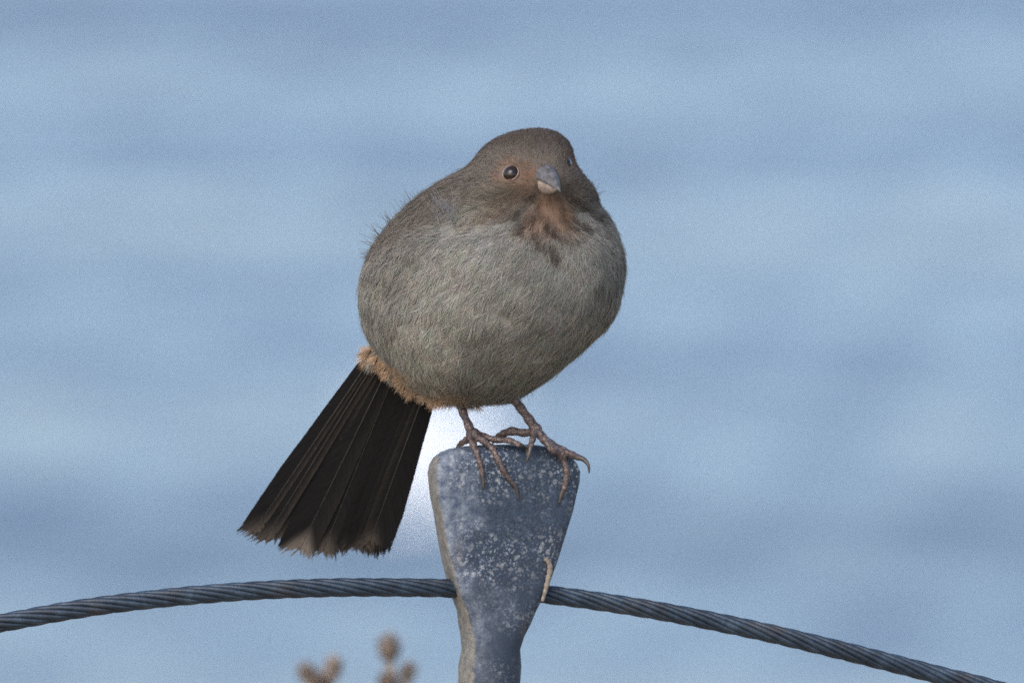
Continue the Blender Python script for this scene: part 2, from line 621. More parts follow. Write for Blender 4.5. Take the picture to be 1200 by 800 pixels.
for k in range(NST):
    ph = 2 * np.pi * (sarc / LAY + k / NST)
    r_s = R_ROPE * 0.335 * (1 + 0.06 * math.sin(k * 2.1))
    rr = (R_ROPE - r_s) * (1 + 0.02 * np.sin(sarc * 60 + k))
    cen = rc + (np.cos(ph) * rr)[:, None] * Bn + (np.sin(ph) * rr)[:, None] * Dn
    e1 = np.cos(ph)[:, None] * Bn + np.sin(ph)[:, None] * Dn
    t2 = np.gradient(cen, axis=0)
    t2 /= np.linalg.norm(t2, axis=1)[:, None]
    e2 = np.cross(t2, e1)
    sides = 8
    ang = 2 * np.pi * np.arange(sides) / sides
    VV = cen[:, None, :] + r_s * (np.cos(ang)[None, :, None] * e1[:, None, :] + np.sin(ang)[None, :, None] * e2[:, None, :])
    idx = np.arange(NS * sides).reshape(NS, sides)
    nxt = np.roll(idx, -1, axis=1)
    Q = np.stack([idx[:-1], nxt[:-1], nxt[1:], idx[1:]], -1).reshape(-1, 4)
    new_obj('strand', quads_mesh(VV.reshape(-1, 3), Q), M_WIRE, rope)
V, F = loft(tube_rings(rc[::3], R_ROPE * 0.5, 8))
new_obj('core_strand', mesh_from(V, F), M_WIRE, rope)

# ------------------------------------------------------------------ the bird: one continuous body
body_rows = [  # y, left, right, front depth, back depth, forward skew
    (151.5, 621, 635, -38, -14, 3), (154, 606, 648, -54, 4, 6), (158, 593, 656.5, -66, 20, 9), (165, 578, 664, -78, 38, 12),
    (174, 567, 669, -88, 52, 15), (184, 559, 671.5, -96, 64, 17), (194, 549.5, 675, -101, 76, 19), (204, 535, 681, -105, 88, 21),
    (214, 518, 688, -106, 98, 20), (226, 499, 695.5, -101, 108, 16), (240, 481.5, 704, -97, 118, 15), (256, 464.5, 714, -101, 127, 14),
    (272, 450.5, 721.5, -109, 135, 13), (290, 438, 728, -122, 142, 12), (310, 429, 732, -129, 149, 11), (330, 424.5, 731, -133, 154, 10),
    (350, 423, 726.5, -134, 158, 8), (370, 425, 719.5, -131, 160, 6), (388, 430, 705.5, -125, 161, 4), (404, 438, 689, -117, 160, 0),
    (420, 449, 671, -106, 158, -4), (434, 461, 653.5, -93, 154, -8), (446, 474, 638, -78, 148, -10), (456, 488, 622, -61, 138, -10),
    (464, 503, 612, -43, 124, -9), (469, 519, 598, -26, 104, -7), (471.5, 538, 582, -6, 80, -4)]
NB = 96
dense = smooth_path(body_rows, 90)
rings = []
for (py, l, r, fr, bk, sk) in dense:
    c, dc = (l + r) / 2, (fr + bk) / 2
    a, d = (r - l) / 2, (bk - fr) / 2
    a = math.sqrt(max(a * a - sk * sk, 1))
    ring = []
    for j in range(NB):
        th = 2 * math.pi * j / NB
        cs, sn = math.cos(th), math.sin(th)
        e = 2.15
        cx = math.copysign(abs(cs) ** (2 / e), cs)
        sx = math.copysign(abs(sn) ** (2 / e), sn)
        qq = np.array([[c + a * cx - sk * sx, dc + d * sx, py]])
        bumpy = 1 + (0.016 * fbm(qq, 17, 61)[0] + 0.011 * fbm(qq, 8, 62)[0]) * float(sstep(225, 290, py)) * (0.35 + 0.65 * abs(sx))
        if sx < 0.3:
            for (gx, gy, gs, ga) in ((578, 230, 17, 0.05), (688, 226, 11, 0.035), (602, 187, 9, 0.035), (655, 183, 8, 0.03), (617, 207, 7, -0.03), (598, 203, 8, -0.02)):
                bumpy += ga * math.exp(-((qq[0, 0] - gx) ** 2 + (py - gy) ** 2) / (2 * gs * gs))
            for (x0, y0, x1, y1, gs, ga) in ((549, 192, 530, 268, 7, -0.055), (530, 268, 612, 258, 7, -0.03), (676, 250, 716, 236, 7, -0.03)):
                tt = min(1, max(0, ((qq[0, 0] - x0) * (x1 - x0) + (py - y0) * (y1 - y0)) / ((x1 - x0) ** 2 + (y1 - y0) ** 2)))
                dd = math.hypot(qq[0, 0] - x0 - tt * (x1 - x0), py - y0 - tt * (y1 - y0))
                bumpy += ga * math.exp(-dd * dd / (2 * gs * gs))
        # the scapular mass rides over the flank along a soft crease
        cr = ((qq[0, 0] - 540) * 0.56 + (py - 262) * 0.83)
        sc_ = 0.022 * float(sstep(6, -8, cr)) * float(sstep(560, 530, qq[0, 0])) * float(sstep(205, 240, py)) * (sx < 0)
        ring.append(P(c + a * cx * (bumpy + sc_ * abs(sx)) - sk * sx, py, dc + d * sx * (bumpy + sc_)))
    rings.append(ring)
V, F = loft(rings)
body_me = mesh_from(V, F)
bm = bmesh.new()
bm.from_mesh(body_me)
bmesh.ops.triangulate(bm, faces=[f for f in bm.faces if len(f.verts) > 4])
bmesh.ops.recalc_face_normals(bm, faces=bm.faces)
bm.to_mesh(body_me)
bm.free()
torso_bvh = BVHTree.FromPolygons([v.co for v in body_me.vertices], [tuple(p.vertices) for p in body_me.polygons])


def body_hit(px, py):
    o = cam.location
    d = (P(px, py, 0) - o).normalized()
    loc, nrm, i, dist = torso_bvh.ray_cast(o, d)
    return loc, nrm


# --- legs and toes: paths on the design sheet, (x, y, depth or None = lie on the post's face, radius)
def toe_pts(lst):
    out = []
    for (x, y, dep, r) in lst:
        if dep is None:
            q = post_front(x, y, r * S * 0.8)
            if q is None:
                q = P(x, y, -8)
            out.append((*q, r * S))
        else:
            out.append((*P(x, y, dep), r * S))
    return out


leg_defs = [
    # image-left leg
    dict(tarsus=[(532, 440, 10, 8), (538, 470, 6, 6.2), (543, 484, 2, 4.9), (549, 498, -2, 5.2), (553, 509, -6, 7.0)],
         toes=[[(552, 510, -8, 5.5), (554.5, 520, -21, 4.4), (558, 531, None, 3.4), (562, 543, None, 3.5), (564.5, 555, None, 2.6)],
               [(556, 508, -8, 5.5), (566, 516, -21, 4.4), (576, 527, None, 3.7), (583, 539, None, 3.6), (589, 551, None, 3.7), (597, 562, None, 3.0)],
               [(556, 507, -5, 5.5), (568, 512, -10, 4.6), (582, 515, -16, 4.0), (597, 516, -22, 3.8), (608, 520.5, -27, 3.2)],
               [(552, 510, -2, 5), (546, 516, 8, 4.2), (541, 519, 20, 3.6), (538, 522, 30, 3.0)]],
         claws=[[(564.5, 555, None, 2.5), (566, 564, None, 2.0), (566, 573, None, 0.9)],
                [(597, 562, None, 2.9), (604, 571, None, 2.3), (607.5, 585, None, 0.9)],
                [(608, 520.5, -27, 3.0), (616, 526, None, 2.4), (618.5, 538, None, 0.9)],
                [(538, 522, 30, 2.8), (535, 527, 36, 2.0), (535, 535, 38, 0.8)]]),
    # image-right leg
    dict(tarsus=[(590, 440, 14, 9), (602, 466, 8, 6.6), (611, 479, 3, 5.6), (620, 491, -2, 5.8), (628, 503, -8, 7.2)],
         toes=[[(629, 504, -8, 5.8), (638, 515, -14, 5.2), (647, 526, -18, 4.6), (657, 536, None, 4.2), (663, 550, None, 3.8), (662, 563, None, 3.6), (660, 572, None, 3.0)],
               [(634, 510, -8, 5.4), (646, 520, -10, 4.8), (659, 527, -6, 4.6), (672, 533.5, -2, 4.6), (677, 535.5, -2, 3.8)],
               [(625, 506, -6, 5.6), (613, 507, 0, 4.8), (600, 505, 6, 5.2), (590, 508, 12, 4.6), (584, 511, 17, 3.8)],
               [(626, 508, -12, 5.0), (624, 515, -20, 4.0), (622, 522, -25, 3.4)]],
         claws=[[(660, 572, None, 2.9), (657, 580, None, 2.2), (654.5, 590, None, 0.9)],
                [(675, 535, -2, 3.6), (684, 538, -4, 3.0), (689.5, 545, -7, 2.1), (690.5, 554, -8, 0.8)],
                [(584, 511, 17, 3.2), (579, 515, 22, 2.2), (577, 521, 25, 0.8)],
                [(622, 522, -25, 2.9), (620.5, 530, -28, 2.1), (617, 541, -29, 0.8)]]),
]


def chain_mesh(paths, voxel):
    V, F = [], []
    for path in paths:
        n = max(14, len(path) * 7)
        sp = smooth_path(path, n)
        rad = sp[:, 3].copy()
        # knuckle pads
        rad *= 1 + 0.10 * np.cos(np.linspace(0, 2 * np.pi * (len(path) - 1), n))
        rings = tube_rings(sp[:, :3], rad, 10)
        for end, sgn in ((0, -1), (-1, 1)):
            pass
        v, f = loft(rings)
        b = len(V)
        V += v
        F += [tuple(i + b for i in ff) for ff in f]
        # rounded end
        for e in (0, n - 1):
            bm = bmesh.new()
            bmesh.ops.create_icosphere(bm, subdivisions=2, radius=rad[e], matrix=Matrix.Translation(Vector(sp[e, :3])))
            b = len(V)
            V += [v.co.copy() for v in bm.verts]
            F += [tuple(v.index + b for v in ff.verts) for ff in bm.faces]
            bm.free()
    me = mesh_from(V, F)
    o = bpy.data.objects.new('tmp', me)
    C.objects.link(o)
    md = o.modifiers.new('r', 'REMESH')
    md.mode = 'VOXEL'
    md.voxel_size = voxel
    sm = o.modifiers.new('s', 'SMOOTH')
    sm.factor = 0.5
    sm.iterations = 3
    dg = bpy.context.evaluated_depsgraph_get()
    out = bpy.data.meshes.new_from_object(o.evaluated_get(dg))
    bpy.data.objects.remove(o)
    return out


bird = bpy.data.objects.new('bird', body_me)
C.objects.link(bird)
body_me.materials.append(M_SKIN)
body_me.materials.append(M_LEG)
leg_objs = []
for ld in leg_defs:
    paths = [toe_pts(ld['tarsus'])] + [toe_pts(t) for t in ld['toes']]
    lm = chain_mesh(paths, 0.00036)
    lm.materials.clear()
    lm.materials.append(M_SKIN)
    lm.materials.append(M_LEG)
    lm.polygons.foreach_set('material_index', [1] * len(lm.polygons))
    lo = bpy.data.objects.new('tmp_leg', lm)
    C.objects.link(lo)
    leg_objs.append(lo)
    md = bird.modifiers.new('u', 'BOOLEAN')
    md.operation = 'UNION'
    md.solver = 'EXACT'
    md.object = lo
dg = bpy.context.evaluated_depsgraph_get()
uni = bpy.data.meshes.new_from_object(bird.evaluated_get(dg))
bird.modifiers.clear()
bird.data = uni
for lo in leg_objs:
    bpy.data.objects.remove(lo)
uni.polygons.foreach_set('use_smooth', [True] * len(uni.polygons))
bo = P(590, 522, 0)
uni.transform(Matrix.Translation(-bo))
bird.location = bo
tag(bird, 'plump grey brown songbird with dark tail perched on the metal post', 'bird')
bpy.context.view_layer.update()

for ld in leg_defs:
    for c in ld['claws']:
        sp = smooth_path(toe_pts(c), 12)
        V, F = loft(tube_rings(sp[:, :3], sp[:, 3], 8))
        new_obj('claw', mesh_from(V, F), M_CLAW, bird)

# --- eyes
R_EYE = 10.8 * S
eyes = []
for (ex, ey) in ((598.5, 203.0), (667.5, 191.0)):
    loc, nrm = body_hit(ex, ey)
    cen = loc - nrm * R_EYE * (0.42 if ex < 640 else 0.84)
    eyes.append((cen, nrm))
    bm = bmesh.new()
    bmesh.ops.create_uvsphere(bm, u_segments=32, v_segments=20, radius=R_EYE, matrix=Matrix.Translation(cen))
    me = bpy.data.meshes.new('eye')
    bm.to_mesh(me)
    bm.free()
    eo = new_obj('eye', me, M_EYE, bird)
    # eyelid ring
    q = nrm.to_track_quat('Z', 'Y').to_matrix()
    rr = R_EYE * 0.92
    path = [cen + nrm * R_EYE * 0.42 + q @ Vector((rr * math.cos(a), rr * 0.94 * math.sin(a), 0)) for a in np.linspace(0, 2 * np.pi, 33)]
    V, F = loft(tube_rings(path, 1.2 * S, 7), cap=False)
    new_obj('eyelid', mesh_from(V, F), M_LID, eo)

# --- bill
BAZ, BPT = math.radians(25), math.radians(-10)
bd = Vector((math.sin(BAZ) * math.cos(BPT), -math.cos(BAZ) * math.cos(BPT), math.sin(BPT))).normalized()
bs = bd.cross(Vector((0, 0, 1))).normalized()
bu = bs.cross(bd).normalized()
loc, nrm = body_hit(643.5, 211)
bill_base = loc - bd * 0.0032
BL = 0.0148


def mandible(sign, length, h0, w0, droop, flat):
    rings = []
    n = 22
    for i in range(n):
        s = i / (n - 1)
        tp = (1 - s ** 1.25) if sign > 0 else (1 - s ** 1.6)
        h = h0 * max(tp, 0.03) ** 0.85
        w = w0 * max(1 - s ** 1.15, 0.03)
        c = bill_base + bd * (length * s) + bu * (-droop * s * s)
        ring = []
        for j in range(28):
            a = 2 * math.pi * j / 28
            x, z = math.cos(a), math.sin(a)
            if z * sign > 0:
                zz = sign * h * abs(z) ** 0.95
                x = math.copysign(abs(x) ** 1.15, x)
            else:
                zz = -sign * flat * abs(z) * (1 - 0.8 * s)
            ring.append(c + bs * (w * x) + bu * zz)
        rings.append(ring)
    V, F = loft(rings)
    me = mesh_from(V, F)
    bm = bmesh.new()
    bm.from_mesh(me)
    bmesh.ops.recalc_face_normals(bm, faces=bm.faces)
    bm.to_mesh(me)
    bm.free()
    return me


new_obj('upper_mandible', mandible(1, BL, 0.0061, 0.0054, 0.0024, 0.0004), M_UPPER, bird)
new_obj('lower_mandible', mandible(-1, BL * 0.86, 0.0066, 0.0051, 0.0012, 0.0), M_LOWER, bird)
bill_tip = bill_base + bd * BL


# --- feather vanes for tail and wings: a shaft and barbs
def feather(path, width, thick_dir, cols, nb=190, sep_=0.0, fray=1.0, seed=0, tip_pow=0.35, asym=0.5):
    """path (n,3) shaft line; width function s->half width metres; cols(s,u)->rgb; returns vane mesh, shaft mesh"""
    r = np.random.default_rng(seed)
    path = np.asarray(path)
    segl = np.linalg.norm(np.diff(path, axis=0), axis=1)
    arc = np.concatenate([[0], np.cumsum(segl)])
    Ltot = arc[-1]

    def pos(s):
        return np.stack([np.interp(s * Ltot, arc, path[:, k]) for k in range(3)], -1)
    T = path[-1] - path[0]
    T /= np.linalg.norm(T)
    side = np.cross(T, thick_dir)
    side /= np.linalg.norm(side)
    nrm = np.cross(side, T)
    V, Q, Cc = [], [], []
    for sg in (-1, 1):
        wk = (asym if sg < 0 else 1 - asym) * 2
        for i in range(nb):
            s0 = 0.02 + 0.955 * i / (nb - 1)
            ang = math.radians(25 + 1.2 * math.sin(i * 0.11 + seed) + 0.08 * r.standard_normal())
            w = width(min(s0 + 0.06, 1.0)) * wk
            jit = (1 + 0.008 * r.standard_normal()) if s0 < 0.86 else (1 + 0.10 * fray * r.standard_normal())
            # notches where barbs have parted
            ln = w / math.sin(ang) * jit
            end_s = s0 * Ltot + ln * math.cos(ang)
            lim = Ltot * (1.0 + 0.012 * fray * r.standard_normal() - 0.05 * (w and (0.0)))
            if end_s > lim:
                ln = max((lim - s0 * Ltot) / math.cos(ang), 0.0004)
            st = pos(np.array([s0]))[0]
            steps = 4
            hw = 0.95 * Ltot / nb * (1 + 0.25 * r.random())
            base = len(V)
            for k in range(steps):
                f = k / (steps - 1)
                al, la = ln * f * math.cos(ang), ln * f * math.sin(ang) * sg
                cup = -0.02 * abs(la) + 0.00006 * r.standard_normal()
                sp = min(s0 + al / Ltot, 1.0)
                over = max(s0 + al / Ltot - 1.0, 0) * Ltot
                p = pos(np.array([sp]))[0] + T * over + side * la + nrm * cup
                tw = hw * (1.0 if f < 0.95 else (0.95 if s0 < 0.84 else 0.4))
                V.append(p - T * tw)
                V.append(p + T * tw)
                cc = np.asarray(cols(s0, sg * f)) * (1 + 0.10 * r.standard_normal())
                Cc.append(np.clip(cc, 0.002, 1))
                Cc.append(np.clip(cc, 0.002, 1))
            for k in range(steps - 1):
                Q.append((base + 2 * k, base + 2 * k + 1, base + 2 * k + 3, base + 2 * k + 2))
    vane = quads_mesh(np.array(V), np.array(Q), cols=np.array(Cc))
    ss = np.linspace(0, 0.985, 24)
    sp = pos(ss)
    Vv, Ff = loft(tube_rings(sp, [0.00036 * (1 - 0.7 * q) for q in ss], 6))
    return vane, mesh_from(Vv, Ff)


def add_feather(name, parent, base, tip, bow, width, cols, tdir, **kw):
    a, b = np.array(base), np.array(tip)
    t = np.linspace(0, 1, 20)[:, None]
    path = a + (b - a) * t + np.array(bow) * (4 * t * (1 - t))
    vane, shaft = feather(path, width, tdir, cols, **kw)
    vo = new_obj(name, vane, M_VANE, parent)
    new_obj('shaft', shaft, M_SHAFT, vo)
    return vo


DK = np.array((0.0088, 0.0083, 0.0086))
BR = np.array((0.075, 0.060, 0.050))
PALE = np.array((0.17, 0.145, 0.122))
tail = [  # base x,y  tip x,y  half width near the tip, depth shift, pale tip, pale outer edge, asym (share of the left web)
    ((440, 412), (293, 629), 12, -16, 0.25, 0.9, 0.30),
    ((446, 414), (308, 636), 14, -12, 0.20, 0.8, 0.32),
    ((452, 417), (319, 635), 14, -8, 0.15, 0.8, 0.34),
    ((460, 420), (349, 648), 22, -3, 1.0, 0.25, 0.42),
    ((468, 424), (377, 650), 18, 2, 0.35, 0.2, 0.46),
    ((474, 427), (391, 646), 15, 6, 0.25, 0.1, 0.5),
    ((480, 430), (408, 632), 14, 4, 0.15, 0.0, 0.5),
    ((486, 434), (412, 642), 21, 0, 0.12, 0.0, 0.55),
    ((492, 437), (420, 645), 21, -4, 0.10, 0.0, 0.6),
    ((498, 441), (427, 641), 20, -8, 0.12, 0.15, 0.66),
    ((503, 445), (433, 636), 19, -12, 0.15, 0.45, 0.70)]
tdir = np.array((0.05, -0.93, -0.35))
for i, (b, t, hw, dz, pt, pe, asy) in enumerate(tail):
    def wf(s, hw=hw):
        return hw * S * (0.55 + 0.45 * min(1, s / 0.6)) * (1.0 if s < 0.93 else 1 - 0.55 * ((s - 0.93) / 0.07) ** 2)

    def cf(s, u, pt=pt, pe=pe, i=i):
        c = DK.copy()
        outer = -u if i < 6 else u
        e = max(0, (outer - 0.25) / 0.75) * pe
        c = c * (1 - e * 0.4) + BR * e * 0.4
        k = float(sstep(0.84, 0.99, s + 0.05 * abs(u))) * pt
        c = c * (1 - k) + PALE * k
        k2 = float(sstep(0.90, 1.0, s + 0.03 * abs(u))) * 0.6
        return c * (1 - k2) + BR * k2
    add_feather('tail_feather', bird, P(b[0], b[1], 84 + dz * 0.5), P(t[0], t[1], 176 + dz), (0, 0.0015, 0), wf, cf, tdir,
                seed=40 + i, nb=210, fray=1.3, asym=asy)

# folded wings lying along the back
BACK = np.array((0.12, 0.105, 0.09))
for side_i, (roots, tips, td) in enumerate((
        ([(505, 262, 112), (500, 280, 120), (497, 300, 126), (496, 320, 130), (497, 340, 133)],
         [(470, 420, 158), (476, 432, 163), (484, 442, 168), (492, 450, 172), (502, 455, 176)], (-0.55, 0.8, 0.1)),
        ([(668, 268, 96), (672, 288, 106), (674, 308, 112), (672, 328, 118), (668, 346, 122)],
         [(590, 425, 176), (580, 436, 178), (570, 445, 179), (560, 451, 180), (550, 456, 180)], (0.55, 0.8, 0.1)))):
    pts = [Vector(P(*r)) for r in roots]
    wing = bpy.data.objects.new('wing', None)
    C.objects.link(wing)
    wing.location = pts[0]
    wing.parent = bird
    wing.matrix_parent_inverse = bird.matrix_world.inverted()
    bpy.context.view_layer.update()
    for i, (r, t) in enumerate(zip(roots, tips)):
        def wf(s):
            return 17 * S * (0.6 + 0.4 * min(1, s / 0.4)) * (1.0 if s < 0.8 else 1 - 0.8 * ((s - 0.8) / 0.2) ** 2)

        def cf(s, u):
            e = max(0, (abs(u) - 0.6) / 0.4)
            return np.array((0.055, 0.047, 0.042)) * (1 - e) + BACK * e
        add_feather('flight_feather', wing, P(*r), P(t[0], t[1], t[2] + 6 - i * 2), (0, 0.008, 0), wf, cf, np.array(td), seed=80 + i + 10 * side_i, nb=110)


# --- plumage: thousands of small loose-barbed feathers over the body
def sheet(co):
    """world -> design sheet coordinates (x, depth, y)"""
    d = co - np.array(cam.location)
    f, u = np.array(fwd), np.array(upv)
    z = d @ f
    return np.stack([600 + d[:, 0] / z * DIST / S, co[:, 1] / S, 400 - (d @ u) / z * DIST / S], 1)


tri = []
for p in body_me.polygons:
    v = list(p.vertices)
    for k in range(1, len(v) - 1):
        tri.append((v[0], v[k], v[k + 1]))
tri = np.array(tri)
VB = np.empty(len(body_me.vertices) * 3)
body_me.vertices.foreach_get('co', VB)
VB = VB.reshape(-1, 3)
NBm = np.empty(len(body_me.vertices) * 3)
body_me.vertices.foreach_get('normal', NBm)
NBm = NBm.reshape(-1, 3)
A, B, Cc = VB[tri[:, 0]], VB[tri[:, 1]], VB[tri[:, 2]]
area = np.linalg.norm(np.cross(B - A, Cc - A), axis=1) / 2
BP = np.array([642.0, -107.0, 213.0])


def feather_len(q):
    d = np.linalg.norm(q - BP, axis=1)
    L = np.interp(d, [0, 14, 28, 55, 90, 140, 220], [2.0, 2.4, 3.6, 5.6, 6.8, 7.8, 8.6])
    crown = sstep(205, 165, q[:, 2])
    L = L * (1 - crown * 0.35)
    return L * 1e-3


cen = (A + B + Cc) / 3
qc = sheet(cen)
wgt = area / (feather_len(qc) ** 1.75)
# most of the budget where the body is seen, enough elsewhere
wgt *= np.where(qc[:, 1] < 40, 1.0, 0.45) * (1 + 0.9 * sstep(300, 240, qc[:, 2]))
NF = 17000
pick = rng.choice(len(tri), NF, p=wgt / wgt.sum())
r1, r2 = np.sqrt(rng.random(NF)), rng.random(NF)
bar = np.stack([1 - r1, r1 * (1 - r2), r1 * r2], 1)
root = (A[pick] * bar[:, :1] + B[pick] * bar[:, 1:2] + Cc[pick] * bar[:, 2:])
nr = NBm[tri[pick, 0]] * bar[:, :1] + NBm[tri[pick, 1]] * bar[:, 1:2] + NBm[tri[pick, 2]] * bar[:, 2:]
nr /= np.linalg.norm(nr, axis=1)[:, None]
q = sheet(root)
L = feather_len(q) * (0.8 + 0.4 * rng.random(NF))
# flow of the plumage: away from the bill, then down and back along the body
dB = q - BP
dist = np.linalg.norm(dB, axis=1)
v1 = dB / dist[:, None]
lr = sstep(640, 720, q[:, 0])
v2 = np.stack([-0.62 + 0.62 * lr, 0.25 + 0.25 * lr, np.full(NF, 0.95)], 1)
w = sstep(70, 170, dist)[:, None]
fl = v1 * (1 - w) + v2 * w
swirl = 0.28 * fbm(q, 45, 5)
fl = fl + np.stack([swirl, 0 * swirl, -0.4 * swirl], 1) + 0.09 * rng.standard_normal((NF, 3))
tw = np.stack([fl[:, 0], fl[:, 1], -fl[:, 2]], 1)       # sheet (x, depth, y down) -> world (x, y, z up)
tw -= nr * np.sum(tw * nr, 1)[:, None]
tw /= np.linalg.norm(tw, axis=1)[:, None]

# colours by region of the coat
COL = dict(belly=(0.200, 0.190, 0.170), breast=(0.182, 0.174, 0.158), back=(0.140, 0.126, 0.112), crown=(0.066, 0.054, 0.047),
           cheek=(0.104, 0.089, 0.077), throat=(0.135, 0.086, 0.060), dark=(0.035, 0.026, 0.022), rufous=(0.125, 0.076, 0.054),
           vent=(0.30, 0.212, 0.150), pale=(0.28, 0.255, 0.21))
COL = {k: np.array(v) * (1.36, 1.37, 1.34) for k, v in COL.items()}


def coat(q, rs):
    n = len(q)
    x, dp, y = q[:, 0], q[:, 1], q[:, 2]

    def blend(c, k, m):
        k = np.clip(k, 0, 1)[:, None]
        return c * (1 - k) + m * k
    c = np.tile(COL['belly'], (n, 1))
    c = blend(c, sstep(400, 290, y), COL['breast'])
    c = blend(c, sstep(10, 70, dp) * 0.9, COL['back'])
    c = blend(c, sstep(262, 222, y + 0.45 * (x - 560) * (x < 560)), COL['cheek'])
    c = blend(c, sstep(0.0, 70.0, (540 - x) - 0.9 * (y - 205)) * 0.8, COL['back'])
    c = blend(c, sstep(196, 168, y + 0.10 * np.abs(x - 625)), COL['crown'])
    # rufous face: round the eye, before the eye, malar streak
    for e, _ in eyes:
        eq = sheet(np.array([e]))[0]
        de = np.linalg.norm(q - eq, axis=1)
        c = blend(c, sstep(21, 9, de) * (0.5 + 0.3 * fbm(q, 3.5, 81)), COL['rufous'] * (1.12, 1, 0.95))
    dl = np.hypot(x - 618, y - 208)
    c = blend(c, sstep(22, 6, dl) * (0.75 + 0.25 * fbm(q, 3, 82)) * (dp < -20), COL['rufous'])
    ml = np.abs((y - 236) + 0.55 * (x - 604)) + 0.25 * np.abs(x - 598)
    c = blend(c, sstep(22, 5, ml) * 0.42 * (dp < -10), COL['rufous'])
    # throat bib
    xt = (x - 645) / (16 + 0.42 * np.clip(y - 228, 0, 60))
    bib = sstep(1.25, 0.55, np.abs(xt)) * sstep(224, 232, y) * sstep(284, 256, y) * (dp < 0)
    c = blend(c, bib * 0.85, COL['throat'] * (1.15, 1.05, 1))
    c = blend(c, bib * sstep(-0.2, 0.5, fbm(q * np.array([1, 1, 0.22]), 1.9, 52)) * 0.72, COL['dark'])
    # dark streaks: gape line, moustache and necklace of spots
    sp = fbm(q * np.array([1, 1, 0.3]), 2.6, 21)
    neck = np.exp(-((y - (268 - 0.006 * (x - 652) ** 2)) / 13) ** 2) * sstep(62, 40, np.abs(x - 652)) * (dp < 0)
    c = blend(c, neck * sstep(-0.2, 0.6, sp) * 0.8, COL['dark'])
    for (x0, y0, x1, y1, ww) in ((628, 226, 608, 250, 4), (664, 228, 694, 252, 4), (646, 282, 652, 292, 6), (630, 270, 634, 282, 5)):
        ax, ay = x1 - x0, y1 - y0
        tt = np.clip(((x - x0) * ax + (y - y0) * ay) / (ax * ax + ay * ay), 0, 1)
        dd = np.hypot(x - x0 - tt * ax, y - y0 - tt * ay)
        c = blend(c, sstep(ww * 1.6, ww * 0.5, dd) * 0.7 * (dp < 0), COL['dark'])
    # cinnamon under the tail and at the thighs
    vd = np.abs((y - 413) - 0.62 * (x - 432)) / 1.18
    vt = sstep(12, 4, vd) * sstep(490, 460, x) * 0.85
    c = blend(c, vt, COL['vent'])
    c = blend(c, sstep(44, 16, np.hypot(x - 527, (y - 472) * 1.7)) * 0.75, COL['vent'])
    # loose mottling of the belly feathers
    mo = (fbm(q * np.array([1, 1, 0.8]), 15, 33) + 0.8 * fbm(q, 6.5, 35)) * sstep(240, 320, y)
    c = c * np.clip(1 + 0.14 * mo, 0.55, 1.4)[:, None]
    tick = sstep(0.95, 1.5, fbm(q, 5.5, 71)) * sstep(280, 320, y)
    c = blend(c, tick * 0.45, COL['dark'] * 2)
    return c


uco = np.empty(len(uni.vertices) * 3)
uni.vertices.foreach_get('co', uco)
ucol = np.ones((len(uni.vertices), 4), dtype=np.float32)
ucol[:, :3] = coat(sheet(uco.reshape(-1, 3) + np.array(bo)), rng) * 0.6  # darker down under the feathers, also painting in the shade between them
ua = uni.color_attributes.new('Col', 'FLOAT_COLOR', 'POINT')
ua.data.foreach_set('color', ucol.ravel())
fcol = coat(q, rng) * (1 + 0.09 * np.clip(rng.standard_normal((NF, 1)), -2, 2)) * (1 + 0.03 * rng.standard_normal((NF, 3)))

# keep feathers off the eyes and the bill
keep = np.ones(NF, bool)
for e, en in eyes:
    e = np.array(e)
    d = np.linalg.norm(root - e, axis=1)
    keep &= d > R_EYE * 1.02
    to = e - root
    along = np.sum(to * tw, 1)
    off = np.linalg.norm(to - tw * along[:, None], axis=1)
    ahead = (along > 0) & (off < R_EYE * 1.15)
    gap = np.maximum(along - R_EYE * 0.98, 0.0008)
    L = np.where(ahead, np.minimum(L, gap), L)
bb, bdv = np.array(bill_base), np.array(bd)
rel = root - bb
al = rel @ bdv
lat = np.linalg.norm(rel - al[:, None] * bdv, axis=1)
keep &= ~((lat < 0.0037) & (al > -0.004))
root, nr, tw, L, fcol, q = root[keep], nr[keep], tw[keep], L[keep], fcol[keep], q[keep]
NF = len(root)

# extra long cinnamon undertail coverts and thigh tufts
ex_r, ex_n, ex_t, ex_l, ex_c = [], [], [], [], []
dn = np.array((-0.55, 0.25, -0.8))
for k in range(300):
    s = rng.random()
    if k < 170:
        x, y, dp = 436 + 62 * s ** 1.2, 411 + 43 * s ** 1.1, 60 + 15 * rng.random()
        dr = dn + np.array((0.1 - 0.25 * (1 - s), 0, 0.15 * (1 - s)))
    else:
        x, y, dp = 508 + 42 * s, 464 + 5 * s, 5 + 30 * rng.random()
        dr = np.array((-0.55 + 0.5 * s, 0.1, -0.55))
    x += 4 * rng.standard_normal()
    y += 3 * rng.standard_normal()
    ex_r.append(np.array(P(x, y - 6, dp)))
    ex_n.append((-0.3, -0.9, -0.2))
    dr = dr + 0.28 * rng.standard_normal(3)
    ex_t.append(dr / np.linalg.norm(dr))
    ex_l.append((0.0085 if k < 170 else 0.0070) * (0.4 + 0.8 * rng.random()))
    ex_c.append((COL['vent'] * (0.8 + 0.4 * rng.random())) if rng.random() < 0.78 else COL['belly'])
root = np.vstack([root, ex_r])
ext = np.array(ex_t)
exn = np.array(ex_n)
exn -= ext * np.sum(ext * exn, 1)[:, None]
exn /= np.linalg.norm(exn, axis=1)[:, None]
nr = np.vstack([nr, exn])
tw = np.vstack([tw, ext])
L = np.concatenate([L, ex_l])
fcol = np.vstack([fcol, ex_c])
q = sheet(root)
NF = len(root)

